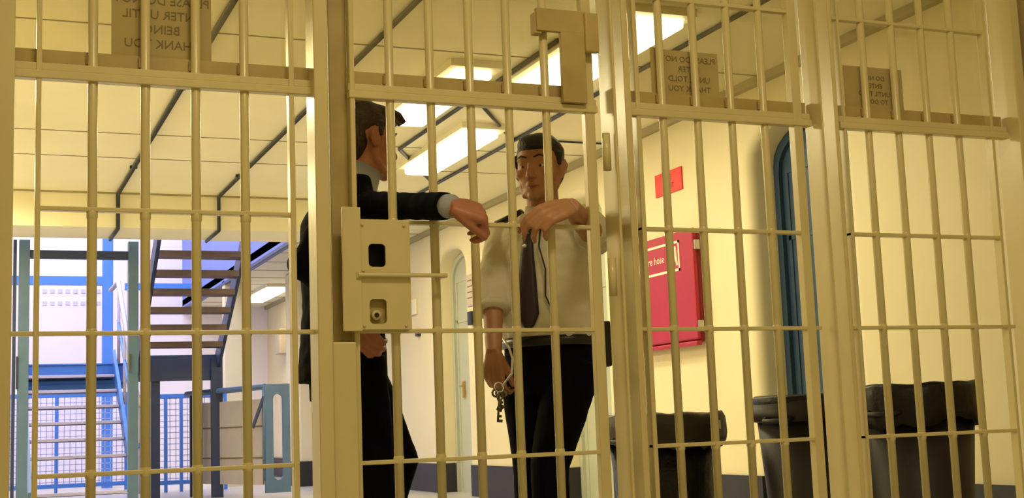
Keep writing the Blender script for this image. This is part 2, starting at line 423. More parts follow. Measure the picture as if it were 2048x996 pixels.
# posts
def post(label, parts):
    r = empty('steel_post', (parts[0][0], 0, 0), label, 'post')
    for i, (X0, X1, d, z0, z1, y, m) in enumerate(parts):
        o = cb(B(), X0, X1, d, z0, z1, y).build('shaft' if i == 0 else 'cover_strip', m, r)
        o.data.transform(Matrix.Translation((-parts[0][0], 0, 0)))
    return r
post('thick cream post at the left edge of the photo', [(0.0, 0.103, 0.05, 0, ZT, 0, 'grille')])
post('thick cream post the gate shuts against, left of the lock box', [(0.905, 0.972, 0.05, 0, ZT, -0.01, 'grille'), (0.968, 1.030, 0.012, 0.0, ZT, 0.035, 'grille_dark'), (0.965, 1.042, 0.010, 0.0, 0.955, -0.035, 'grille')])  # middle strip is coloured darker to paint in the shade of the recess
post('cream post on the gate\'s hinge side, right of the man in the white shirt', [(1.868, 1.930, 0.05, 0, ZT, -0.02, 'grille'), (1.925, 1.985, 0.035, 0, ZT, 0.0, 'grille')])
post('cream post between the two right-hand screens, in front of the blue door', [(2.655, 2.735, 0.05, 0, ZT, -0.01, 'grille'), (2.725, 2.800, 0.04, 0, ZT, 0.0, 'grille')])
post('cream post at the right edge of the photo beside the dark wall', [(3.500, 3.66, 0.06, 0, ZT, 0, 'grille')])

# gate
g = empty('barred_gate', (1.87, 0, 0), 'cream barred gate with the lock box, the two men reaching through it', 'gate')
T0 = Matrix.Translation((-1.87, 0, 0))
before = set(bpy.data.objects)
cb(B(), 1.028, 1.054, 0.018, 0.03, ZT).build('lock_stile', 'grille', g)
cb(B(), 1.800, 1.850, 0.016, 0.03, ZT).build('hinge_stile', 'grille', g)
bars(g, (1.162, 1.292, 1.422, 1.549, 1.677))
rail(g, 1.04, 1.84, ZR[1]); rail(g, 1.04, 1.84, ZR[2]); rail(g, 1.04, 1.84, ZR[0]-0.004); rail(g, 1.04, 1.84, 2.075, 0.012)
beam(g, 1.03, 1.85); glass(g, 1.04, 1.84)
B().box(1.03, 1.85, -0.02, 0.02, 0.02, 0.055).build('bottom_rail', 'grille', g)
for z in (0.35, 1.15, 1.55, 2.2):
    B().tube([(1.862, -0.045, z-0.06), (1.862, -0.045, z+0.06)], 0.013, 12).build('hinge', 'grille', g, True)
# lock box: front plate with two openings
def holed_plate(b, xs, zs, holes, y0, y1):
    for i in range(len(xs)-1):
        for j in range(len(zs)-1):
            if (i, j) in holes: continue
            b.box(xs[i], xs[i+1], y0, y1, zs[j], zs[j+1])
xs = (1.040, 1.069, 1.121, 1.191); zs = (0.990, 1.006, 1.078, 1.172, 1.240, 1.312)
lk = B(); holed_plate(lk, xs, zs, {(1, 1), (1, 3)}, -0.052, -0.044)
bmesh.ops.remove_doubles(lk.bm, verts=lk.bm.verts, dist=1e-5)
for sx, x in ((1, 1.069), (-1, 1.121)):        # rounded corners of the openings
    for sz, z in ((1, 1.006), (-1, 1.078), (1, 1.172), (-1, 1.240)):
        r_ = 0.012; pts = [(x, z)]+[(x+sx*r_*(1-math.sin(a)), z+sz*r_*(1-math.cos(a))) for a in [PI/2*k/4 for k in range(5)]]
        lk.prism(pts, 'y', -0.052, -0.0445)
lk.box(1.040, 1.191, -0.044, 0.03, 1.304, 1.312).box(1.040, 1.191, -0.044, 0.03, 0.990, 0.998)
lk.box(1.040, 1.048, -0.044, 0.03, 0.998, 1.304).box(1.183, 1.191, -0.044, 0.03, 0.998, 1.304)
lc = lk.build('lock_case', 'grille', g)
B().box(1.048, 1.183, 0.015, 0.03, 0.998, 1.304).build('lock_backplate', 'black', lc)
kh = B(); kh.box(1.060, 1.130, -0.030, -0.022, 0.999, 1.085); kh.build('keyhole_plate', 'grille_dark', lc)
kr = B(); kr.tube([(1.092, -0.045, 1.032), (1.092, -0.028, 1.032)], 0.0145, 18); kr.build('keyhole_ring', 'grille', lc, True)
B().tube([(1.092, -0.0462, 1.032), (1.092, -0.0445, 1.032)], 0.0075, 14).build('keyhole', 'black', lc)
B().box(0.990, 1.046, -0.058, -0.048, 0.985, 1.346, 0.002).build('lock_flange', 'grille', g)
B().box(1.186, 1.197, -0.050, 0.02, 0.99, 1.31, 0.002).build('lock_side_strip', 'grille', g)
gb = B(); gb.tube([(1.034, -0.064, 1.147), (1.305, -0.064, 1.147)], 0.0065, 10)
gb.box(1.03, 1.045, -0.064, -0.05, 1.138, 1.156).box(1.285, 1.300, -0.064, -0.01, 1.140, 1.154)
gb.build('pull_bar', 'grille', g)
for (x, z) in ((1.052, 1.295), (1.178, 1.295), (1.052, 1.0), (1.178, 1.0), (1.052, 1.16)):
    B().tube([(x, -0.056, z), (x, -0.051, z)], 0.004, 8).build('rivet', 'grille', lc, True)
# upper lock housing
uh = B(); uh.box(1.640, 1.812, -0.040, -0.022, 1.934, 2.008, 0.002).box(1.722, 1.806, -0.040, -0.022, 1.706, 1.936, 0.002).box(1.634, 1.660, -0.034, 0.0, 1.925, 1.995, 0.003)
uh.build('upper_lock_housing', 'grille_dark', g)
B().box(1.804, 1.852, -0.052, -0.030, 1.872, 2.004, 0.006).build('housing_cover', 'grille_dark', g)
for o in set(bpy.data.objects)-before:
    if o.type == 'MESH' and o.parent == g: o.data.transform(T0)
    elif o.type == 'MESH': o.data.transform(T0)

# notices stuck on the glass, lettering facing the corridor
def notice(x0, x1, z0, z1, lines, size, label, backing=None, m='paper'):
    r = empty('paper_notice', (x0, 0.024, z0), label, 'notice')
    w, h = x1-x0, z1-z0
    B().box(0, w, -0.0015, 0.0015, 0, h).build('sheet', m, r)
    if backing: B().box(backing[0], backing[1], -0.004, -0.002, 0, h+0.004).build('backing_strip', 'grille_dark', r)
    T = Matrix.Translation((w/2, -0.0022, h*0.56)) @ Matrix.Rotation(PI/2, 4, 'X')
    text_mesh('lettering', lines, size, 'darkprint', r, T, 1.2, mirror=True)
    return r
notice(0.356, 0.634, 1.768, 1.962, ['PLEASE DO NOT', 'ENTER UNTIL', 'BEING', 'THANK YOU'], 0.036, 'large paper notice on the glass of the left screen, lettering seen reversed')
notice(2.104, 2.334, 1.742, 1.925, ['PLEASE DO NOT', 'ENTER', 'UNTIL TOLD', 'THANK YOU'], 0.028, 'paper notice on the glass in front of the bright reflection, right of the gate', (-0.030, 0.0))
notice(2.850, 3.105, 1.735, 1.924, ['DO NOT', 'ENTER', 'UNTIL TOLD', 'TO DO SO'], 0.024, 'blank-looking faded paper notice on the glass of the far right screen')
#@@PART2
# ================================================================ WALL ITEMS
# red fire cabinet
fc = empty('fire_cabinet', (4.80, 4.74, 1.62), 'crimson fire hose cabinet with rounded corners on the cream wall', 'cabinet')
b = B(); b.box(-0.065, 0.0, -0.44, 0.44, -0.39, 0.42, 0.03); b.build('body', 'darkred', fc)
b = B(); b.box(-0.085, -0.05, -0.45, 0.455, -0.37, 0.425, 0.016); door = b.build('door', 'red', fc)
b = B(); b.box(-0.095, -0.05, -0.45, 0.455, -0.41, -0.378, 0.006); b.build('bottom_lip', 'red', fc)
for z in (0.30, -0.27):
    B().box(-0.080, -0.040, -0.475, -0.452, z-0.035, z+0.035, 0.004).build('hinge', 'steel', fc)
sg = B(); t = 0.018
y0, y1, z0, z1 = -0.26, 0.36, 0.14, 0.36
X0, X1 = -0.0885, -0.085
sg.box(X0, X1, y0, y1, z0, z0+t).box(X0, X1, y0, y1, z1-t, z1).box(X0, X1, y0, y0+t, z0, z1).box(X0, X1, y1-t, y1, z0, z1)
sg.build('sign_border', 'whiteprint', door)
# flame-and-hose pictogram
ic = B(); ic.tube([(-0.0865, -0.15+0.055*math.cos(a), 0.255+0.055*math.sin(a)) for a in [2*PI*k/16 for k in range(17)]], 0.008, 6)
ic.tube([(-0.0865, -0.15, 0.31), (-0.0865, -0.15, 0.20)], 0.008, 6).tube([(-0.0865, -0.205, 0.32), (-0.0865, -0.225, 0.18)], 0.010, 6)
ic.build('pictogram', 'whiteprint', door)
TW = Matrix.Translation((-0.086, 0.12, 0.25)) @ Matrix(((0, 0, -1, 0), (-1, 0, 0, 0), (0, 1, 0, 0), (0, 0, 0, 1)))
text_mesh('lettering', ['Fire hose'], 0.082, 'whiteprint', door, TW, 1.0)
fs = empty('red_sign', (4.80, 4.72, 2.45), 'small red sign on the cream wall above the fire cabinet', 'sign')
B().box(-0.012, 0, -0.20, 0.20, -0.085, 0.085, 0.002).build('sign_plate', 'redsign', fs)
TW = Matrix.Translation((-0.0125, 0.0, 0.0)) @ Matrix(((0, 0, -1, 0), (-1, 0, 0, 0), (0, 1, 0, 0), (0, 0, 0, 1)))
text_mesh('lettering', ['FIRE'], 0.058, 'darkred', fs, Matrix.Translation((0, 0, 0.033)) @ TW, 1.05)
text_mesh('lettering', ['POINT'], 0.058, 'darkred', fs, Matrix.Translation((0, 0, -0.033)) @ TW, 1.05)
# small wall things near the second door
nb = empty('notice_board', (4.80, 9.02, 2.10), 'small beige card beside the grey-green arched door', 'notice')
B().box(-0.015, 0, -0.16, 0.03, -0.16, 0.17, 0.002).build('board', 'beige', nb)
for k in range(4): B().box(-0.017, -0.0145, -0.13, 0.0, 0.10-k*0.06, 0.112-k*0.06).build('print_line', 'darkprint', nb)
nb2 = empty('door_card', (4.99, 9.42, 2.12), 'white card stuck on the grey-green door', 'notice')
B().box(-0.006, 0, -0.10, 0.12, -0.15, 0.15).build('card', 'lilac', nb2)
for k in range(4): B().box(-0.008, -0.0055, -0.07, 0.08, 0.09-k*0.055, 0.105-k*0.055).build('print_line', 'darkprint', nb2)
tag(B().box(4.77, 4.80, 10.72, 10.98, 2.02, 2.20, 0.006).build('wall_box', 'lampframe'), 'pale electrical box on the wall seen right of the lock box', 'box')
tag(B().box(4.76, 4.80, 10.62, 10.72, 1.76, 1.84, 0.004).build('light_switch', 'skirt'), 'small black switch on the wall just right of the lock box', 'switch')
tag(B().box(4.75, 4.80, 8.86, 8.96, 1.74, 1.88, 0.006).build('door_bolt', 'skirt'), 'small black fitting on the wall between the grey-green door and the white shirt', 'fitting')
for (yy, zz, lab) in ((15.05, 1.75, 'tiny dark fitting on the distant wall right of the far door'), (17.2, 1.62, 'tiny dark fitting on the distant wall beside the stair edge')):
    tag(B().box(4.76, 4.80, yy-0.06, yy+0.06, zz-0.07, zz+0.07, 0.004).build('wall_fitting', 'skirt'), lab, 'fitting')
for (yy, z0, z1, lab) in ((14.95, 1.9, 2.35, 'small beige wall cabinet in the far corridor'), (17.6, 2.0, 2.4, 'small grey wall cabinet at the far end of the corridor')):
    tag(B().box(4.66, 4.80, yy-0.2, yy+0.2, z0, z1, 0.01).build('wall_cabinet', 'beige'), lab, 'cabinet')

# conduits on ceiling
def conduit(name, pts, r, label, m='conduit', clips=()):
    root = empty(name, pts[0], label, 'conduit')
    o = B().tube(pts, r, 10).build('pipe', m, root, True); o.data.transform(Matrix.Translation(-Vector(pts[0])))
    for p in clips:
        o = B().box(p[0]-0.03, p[0]+0.03, p[1]-0.012, p[1]+0.012, 2.895, 2.921, 0.002).build('saddle', m, root); o.data.transform(Matrix.Translation(-Vector(pts[0])))
    return root
conduit('conduit', [(1.22, 0.3, 2.90), (1.22, 8.405, 2.90), (1.22, 8.405, 2.585), (1.22, 9.10, 2.585)], 0.018, 'thick dark conduit on the ceiling above the blue gate frame, leftmost', clips=[(1.22, 2.0), (1.22, 4.6), (1.22, 7.2)])
conduit('conduit', [(2.12, 0.3, 2.90), (2.12, 8.405, 2.90), (2.12, 8.405, 2.585), (2.12, 9.10, 2.585)], 0.016, 'dark conduit on the ceiling above the rising stair, second from the left', clips=[(2.12, 2.2), (2.12, 4.8), (2.12, 7.4)])
conduit('conduit', [(3.13, 3.0, 2.905), (3.13, 6.05, 2.905), (3.85, 7.35, 2.905)], 0.014, 'dark bent conduit along the near long side of the bright ceiling light')
conduit('conduit', [(3.91, 0.3, 2.905), (3.91, 8.5, 2.905)], 0.014, 'dark straight conduit on the ceiling along the wall side of the bright light')
conduit('conduit', [(3.13, 4.36, 2.905), (3.90, 5.56, 2.905)], 0.012, 'short diagonal dark conduit crossing the ceiling right of the bright light')
conduit('conduit', [(3.91, 5.50, 2.905), (4.74, 5.50, 2.905)], 0.008, 'thin conduit crossing the ceiling behind the white-shirted man\'s head')

# ================================================================ STAIRS AND BLUE STEELWORK
st = empty('steel_staircase', (0.6, 12.3, 0), 'blue steel staircase with open brown treads rising from a half landing, left', 'staircase')
TS = Matrix.Translation((-0.6, -12.3, 0))
def sp(b, name, m, parent=st, smooth=False):
    o = b.build(name, m, parent, smooth); o.data.transform(TS); return o
for k in range(1, 9):                       # lower flight, rising away from us
    z = 1.63-0.18*k; y = 12.35-0.25*k
    b = B(); b.box(0.60, 1.56, y, y+0.26, z-0.03, z, 0.003)
    t_ = sp(b, 'tread', 'navy')
    sp(B().box(0.60, 1.56, y-0.016, y+0.03, z-0.024, z+0.008, 0.003), 'nosing', 'paletread', t_)
for k in range(1, 12):                      # upper flight, rising towards us
    z = 1.61+0.174*k; y = 12.0-0.25*k
    if z > 3.3: break
    sp(B().box(1.83, 2.70, y-0.26, y, z-0.062, z, 0.003), 'tread', 'tread')
def stringer(x0, x1, pa, pb, h, name, m):
    # pa,pb = (y,z) of the top edge ends
    b = B(); b.prism([(pa[0], pa[1]), (pb[0], pb[1]), (pb[0], pb[1]-h), (pa[0], pa[1]-h)], 'x', x0, x1)
    return sp(b, name, m)
stringer(0.56, 0.60, (10.25, 0.22), (12.4, 1.76), 0.26, 'stringer', 'teal')
stringer(1.565, 1.60, (10.25, 0.22), (12.4, 1.76), 0.22, 'stringer', 'steelblue')
stringer(1.79, 1.83, (12.05, 1.67), (9.75, 3.27), 0.26, 'stringer', 'navy')
stringer(2.70, 2.74, (12.05, 1.67), (9.75, 3.27), 0.26, 'stringer', 'navy')
sp(B().box(0.56, 2.76, 12.4, 13.3, 1.545, 1.60), 'landing', 'navy')
sp(B().box(1.79, 2.76, 12.0, 12.4, 1.60, 1.66), 'landing', 'navy')
b = B(); b.box(0.56, 1.70, 12.36, 12.40, 1.30, 1.60).box(0.56, 1.70, 12.30, 12.40, 1.37, 1.40).box(0.56, 1.70, 12.34, 12.40, 1.585, 1.60)
sp(b, 'landing_edge', 'steelblue')
sp(B().box(1.79, 2.76, 11.97, 12.01, 1.36, 1.66), 'landing_edge', 'navy')
b = B(); b.tube([(1.62, 10.3, 1.05), (1.62, 12.3, 2.55), (1.62, 13.2, 2.55)], 0.028, 10)
sp(b, 'handrail', 'paletread', smooth=True)
b = B(); b.tube([(1.62, 10.3, 0.62), (1.62, 12.3, 2.1)], 0.018, 8); sp(b, 'mid_rail', 'steelblue', smooth=True)
for t_ in (0.0, 0.33, 0.66, 1.0):
    y = 10.35+1.9*t_; z = 0.25+1.43*t_
    sp(B().tube([(1.62, y, z-0.1), (1.62, y, z+0.85)], 0.018, 8), 'baluster', 'paletread', smooth=True)
for (x, y, r_, z1) in ((2.01, 12.05, 0.05, 1.62), (2.52, 12.1, 0.035, 1.4), (2.70, 11.95, 0.065, 1.62)):
    sp(B().box(x-r_, x+r_, y-0.04, y+0.04, 0, z1), 'support_post', 'navy')

# gate frame of teal posts under the ceiling beam
tf = empty('gate_frame', (0.95, 9.3, 0), 'teal steel frame of two posts and a top bar before the lower stairs', 'frame')
TF = Matrix.Translation((-0.95, -9.3, 0))
def tp(b, name, m): o = b.build(name, m, tf); o.data.transform(TF); return o
tp(B().box(0.42, 0.515, 9.26, 9.34, 0, 2.595, 0.004), 'post', 'teal')
tp(B().box(0.37, 0.40, 9.27, 9.33, 0, 2.595, 0.004), 'slim_post', 'navy')
tp(B().box(1.405, 1.50, 9.26, 9.34, 0, 2.595, 0.004), 'post', 'teal')
tp(B().box(0.515, 1.405, 9.27, 9.33, 2.42, 2.50, 0.003), 'top_bar', 'navy')
tp(B().box(1.395, 1.41, 9.22, 9.26, 1.35, 1.52), 'latch', 'steel')
tp(B().box(0.405, 0.42, 9.24, 9.30, 1.2, 1.5), 'latch', 'navy')
tp(B().box(1.505, 1.53, 9.22, 9.28, 1.30, 1.345), 'bolt', 'navy')

# teal gate leaf with a slot, guard rail and beige panels
gl = empty('slotted_gate_leaf', (3.2, 11, 0), 'narrow teal gate leaf with a tall rounded slot, right of the stairs', 'gate leaf')
b = B()
def slot_plate(b, x0, x1, z0, z1, sx0, sx1, sz0, sz1, y0, y1):
    r = (sx1-sx0)/2; c = (sx0+sx1)/2; n = 10
    inner = [(c+r*math.cos(a), sz1-r+r*math.sin(a)) for a in [PI*k/n for k in range(n+1)]]+[(c-r*math.cos(a), sz0+r-r*math.sin(a)) for a in [PI*k/n for k in range(n+1)]]
    out = []
    for (px, pz) in inner:
        dx, dz = px-c, pz-(z0+z1)/2
        if pz > (sz0+sz1)/2:
            out.append((x1 if dx > 0.3*r else x0 if dx < -0.3*r else px, z1 if abs(dx) < 0.96*r else z1))
        else: out.append((x1 if dx > 0.3*r else x0 if dx < -0.3*r else px, z0))
    bm = b.bm; N = len(inner)
    for yy in (y0, y1):
        A = [bm.verts.new((p[0], yy, p[1])) for p in inner]; C = [bm.verts.new((p[0], yy, p[1])) for p in out]
        for k in range(N): 
            try: bm.faces.new((A[k], A[(k+1) % N], C[(k+1) % N], C[k]))
            except Exception: pass
        if yy == y0: A0, C0 = A, C
    for k in range(N):
        for P, Q in ((A0, A), (C0, C)): bm.faces.new((P[k], P[(k+1) % N], Q[(k+1) % N], Q[k]))
    bmesh.ops.remove_doubles(bm, verts=bm.verts, dist=1e-5)
slot_plate(b, -0.135, 0.145, 0.06, 1.262, -0.045, 0.065, 0.20, 1.15, -0.03, 0.03)
b.build('leaf', 'teal', gl)
B().tube([(-0.14, 0, 0.2), (-0.14, 0, 1.25)], 0.02, 10).build('pivot', 'teal', gl, True)
gr = empty('guard_rail', (2.75, 11.4, 0), 'blue-grey guard rail with beige infill panels beside the stair foot', 'railing')
TG = Matrix.Translation((-2.75, -11.4, 0))
def gp(b, name, m): o = b.build(name, m, gr); o.data.transform(TG); return o
gp(B().tube([(2.45, 12.6, 1.22), (3.07, 11.0, 1.235)], 0.035, 8), 'top_rail', 'teal')
b = B(); b.quad((2.50, 12.5, 0.15), (3.05, 11.06, 0.15), (3.05, 11.06, 1.1), (2.50, 12.5, 1.1)); b.quad((2.52, 12.5, 0.15), (3.07, 11.06, 0.15), (3.07, 11.06, 1.1), (2.52, 12.5, 1.1))
gp(b, 'infill_panel', 'beige')
gp(B().tube([(2.93, 11.0, 0.78), (3.08, 11.0, 1.18)], 0.02, 8), 'brace', 'navy')
for z in (0.45, 0.8): gp(B().tube([(2.50, 12.49, z), (3.05, 11.05, z)], 0.008, 6), 'mid_rail', 'darkprint')
gp(B().box(2.47, 2.53, 12.45, 12.51, 0, 1.2), 'end_post', 'navy')
# cream wall panel end beyond the stair
struct(B().box(3.35, 3.62, 15.0, 15.2, 0.0, 2.9), 'wall_end', 'wall')

# far hall steelwork and screens
tag(B().box(1.87, 2.02, 17.0, 17.15, 0, 5.6).build('steel_column', 'steelblue'), 'bright blue steel column in the daylit hall beyond the stairs', 'column')
tag(B().box(-0.8, 1.87, 17.0, 17.12, 3.05, 3.18).build('steel_beam', 'steelblue'), 'bright blue horizontal beam in the daylit hall, left of the column', 'beam')
tag(B().box(2.20, 3.3, 17.0, 17.12, 2.98, 3.08).build('steel_beam', 'steelblue'), 'blue beam seen between the brown treads', 'beam')
def vents(y, z, n, label):
    r = empty('vent_row', (1.1, y, z), label, 'vent')
    for k in range(n):
        B().box(k*0.12, k*0.12+0.07, -0.01, 0.0, -0.03, 0.03).build('vent', 'lilac', r)
vents(18.995, 3.17, 9, 'upper row of small square vents on the bright far wall')
vents(18.995, 2.97, 9, 'lower row of small square vents on the bright far wall')
def mesh_screen(x0, x1, y, z0, z1, label, posts=()):
    r = empty('mesh_screen', ((x0+x1)/2, y, z0), label, 'mesh screen'); T = Matrix.Translation((-(x0+x1)/2, -y, -z0))
    b = B(); s = 0.075
    k = x0
    while k < x1: b.box(k-0.005, k+0.005, y-0.005, y+0.005, z0, z1); k += s
    k = z0
    while k < z1: b.box(x0, x1, y-0.005, y+0.005, k-0.005, k+0.005); k += s
    o = b.build('wire_mesh', 'palemesh', r); o.data.transform(T)
    for za in (z1-0.05, z0):
        o = B().box(x0, x1, y-0.02, y+0.02, za, za+0.05).build('frame_rail', 'steelblue', r); o.data.transform(T)
    for p in posts:
        o = B().box(p-0.02, p+0.02, y-0.025, y+0.025, 0, z1).build('post', 'steelblue', r); o.data.transform(T)
mesh_screen(2.1, 3.2, 14.2, 0.1, 1.28, 'blue wire mesh screen seen under the stair landing', (2.1, 2.42, 2.62, 3.2))
mesh_screen(0.0, 2.0, 15.0, 0.1, 1.35, 'blue wire mesh screen seen through the lower stairs', (0.0, 0.7, 1.1, 2.0))

# ================================================================ BINS
def at_depth(px, py, d):
    co = SC.camera; m = co.matrix_world
    v = Vector(((px-1024)/2623.1, -(py-498)/2623.1, -1))*d
    return m @ v
def bin_thing(p, r, h, label, bodymat, seed, bag=True, droop=0.10, tag_piece=False, rim_show=None):
    root = empty('waste_bin', (p[0], p[1], 0), label, 'bin')
    rnd = random.Random(seed)
    b = B(); secs = [(0, 0, 0, r*0.72, r*0.72, 0), (0, 0, 0.03, r*0.74, r*0.74, 0), (0, 0, h-0.10, r*0.93, r*0.93, 0)]
    b.loft(secs, 40); b.build('body', bodymat, root, True)
    b = B(); b.loft([(0, 0, h-0.105, r*0.94, r*0.94, 0), (0, 0, h-0.10, r*1.03, r*1.03, 0), (0, 0, h-0.045, r*1.03, r*1.03, 0), (0, 0, h-0.04, r, r, 0), (0, 0, h-0.005, r*1.0, r*1.0, 0), (0, 0, h, r*0.98, r*0.98, 0)], 40)
    b.build('rim', bodymat, root, True)
    for a in (0.4, 0.4+PI):
        c, s = math.cos(a), math.sin(a)
        pts = [(r*1.0*c-0.07*s, r*1.0*s+0.07*c, h-0.09), (r*1.12*c-0.06*s, r*1.12*s+0.06*c, h-0.10), (r*1.12*c+0.06*s, r*1.12*s-0.06*c, h-0.10), (r*1.0*c+0.07*s, r*1.0*s-0.07*c, h-0.09)]
        B().tube(pts, 0.012, 8).build('handle', bodymat, root, True)
    if bag:
        bm = bmesh.new(); N = 72; rings = []
        prof = [(0.15, h+0.0), (0.7, h+0.012), (1.0, h+0.025), (1.045, h+0.005), (1.06, h-0.04), (1.065, h-droop*0.7), (1.05, h-droop)]
        for j, (rr, z) in enumerate(prof):
            ring = []
            for k in range(N):
                a = 2*PI*k/N
                w = noise.noise(Vector((math.cos(a)*2.5, math.sin(a)*2.5, seed+j*0.35)))
                f = noise.noise(Vector((math.cos(a)*9, math.sin(a)*9, seed+5)))
                zz = z+(0.022*w if 0 < j < 4 else 0)+((0.05*w+0.02*f) if j > 4 else 0)
                ring.append(bm.verts.new((r*(rr+0.02*f)*math.cos(a), r*(rr+0.02*f)*math.sin(a), zz)))
            rings.append(ring)
        for A, C in zip(rings, rings[1:]):
            for k in range(N): bm.faces.new((A[k], A[(k+1) % N], C[(k+1) % N], C[k]))
        bm.faces.new(rings[0])
        me = bpy.data.meshes.new('bin_bag'); bmesh.ops.recalc_face_normals(bm, faces=bm.faces); bm.to_mesh(me); bm.free()
        o = link('bin_bag', me, bag, root, True)
        so = o.modifiers.new('s', 'SOLIDIFY'); so.thickness = 0.004
    return root
b1 = at_depth(1326, 850, 6.35); b2 = at_depth(1618, 800, 6.1); b3 = at_depth(1828, 800, 5.65)
r1 = bin_thing(b1, 0.285, 0.705, 'low dark bin with folded bag against the wall under the red cabinet', 'bag', 3, 'bagbrown', 0.13)
tag(B().box(-0.02, 0.02, -0.004, 0.004, -0.02, 0.02, 0.002).build('bag_tag', 'whitebag', r1), None).location = (0.12, -0.30, 0.67)
r2 = bin_thing(b2, 0.262, 0.775, 'grey round bin with moulded rim standing in front of the blue door', 'bin', 7, None)
o = B().loft([(0, 0, 0.72, 0.255, 0.255, 0), (0, 0, 0.78, 0.268, 0.262, 0), (0, 0, 0.792, 0.25, 0.25, 0), (0.02, 0, 0.70, 0.2, 0.2, 0)], 40).build('bin_bag', 'bag', r2, True)
o = B().tube([(0.0, -0.272, 0.755), (0.06, -0.27, 0.79), (0.13, -0.24, 0.785), (0.2, -0.19, 0.755), (0.24, -0.14, 0.73)], 0.010, 8, flat=0.5).build('bag_edge', 'whitebag', r2, True)
o = B().loft([(0.13, -0.12, 0.55, 0.16, 0.16, 0), (0.13, -0.12, 0.745, 0.175, 0.175, 0), (0.13, -0.12, 0.77, 0.16, 0.16, 0)], 30).build('bag_fold', 'bag', r2, True)
r3 = bin_thing(b3, 0.262, 0.79, 'black-bagged bin at the right, nearest the far right screen', 'bin', 11, 'bag', 0.15)

# ================================================================ PEOPLE
def hand(b, wrist, f, nrm, side, curl=(0.5, 0.7, 0.5), size=1.0, spread_=0.06, thumb_out=0.6, fan=None):
    """wrist point, f = towards fingers, nrm = out of the back of the hand, side = thumb side (+1: f x nrm)"""
    W = Vector(wrist); f = Vector(f).normalized(); n = Vector(nrm); n = (n-f*n.dot(f)).normalized()
    s = f.cross(n)*side; S = size
    knuck = []
    for i, (off, ln) in enumerate(((0.030, 0.088), (0.010, 0.092), (-0.011, 0.088), (-0.030, 0.080))):
        k = W+f*ln*S+s*off*S
        b.tube([W+s*off*0.55*S, W+f*ln*0.55*S+s*off*0.9*S+n*0.002, k], [0.0155*S, 0.0145*S, 0.0118*S], 10)
        knuck.append(k)
    b.ball(W+f*0.05*S-n*0.004*S, 0.001)
    b.ball(W+f*0.052*S-n*0.003*S, (0.035*S, 0.035*S, 0.013*S), Matrix((f, s, n)).transposed())
    lens = ((0.042, 0.025, 0.021), (0.046, 0.029, 0.022), (0.043, 0.027, 0.022), (0.034, 0.021, 0.019))
    for i, k in enumerate(knuck):
        d = (f+s*spread_*(1.5-i)).normalized(); p = k; pts = [k-d*0.01]; rr = [0.0110*S]
        ang = 0; cc = curl if not isinstance(curl[0], (list, tuple)) else curl[i]
        pts.append(k); rr.append(0.0108*S)
        for j, L in enumerate(lens[i]):
            ang += cc[j]
            dd = d*math.cos(ang)-n*math.sin(ang); p = p+dd*L*S
            pts.append(p); rr.append((0.0094, 0.0086, 0.0070)[j]*S*(0.9 if i == 3 else 1))
        b.tube(pts, rr, 10); b.ball(pts[-1], rr[-1], n=10)
        for q, r_ in zip(pts[2:-1], rr[2:-1]): b.ball(q, r_*1.06, n=10)
    # thumb leaves the side of the palm near its base
    tb = W+f*0.018*S+s*0.022*S-n*0.004
    d1 = (f*0.72+s*thumb_out-n*0.30).normalized(); d2 = (f*0.92+s*thumb_out*0.35-n*0.45).normalized(); d3 = (f*0.95-n*0.55).normalized()
    p1 = tb+d1*0.042*S; p2 = p1+d2*0.034*S; p3 = p2+d3*0.026*S
    b.tube([tb, p1, p2, p3], [0.0155*S, 0.0130*S, 0.0110*S, 0.0088*S], 10); b.ball(p3, 0.0088*S, n=10)
    return dict(tips=[pts[-1]], f=f, n=n, s=s)

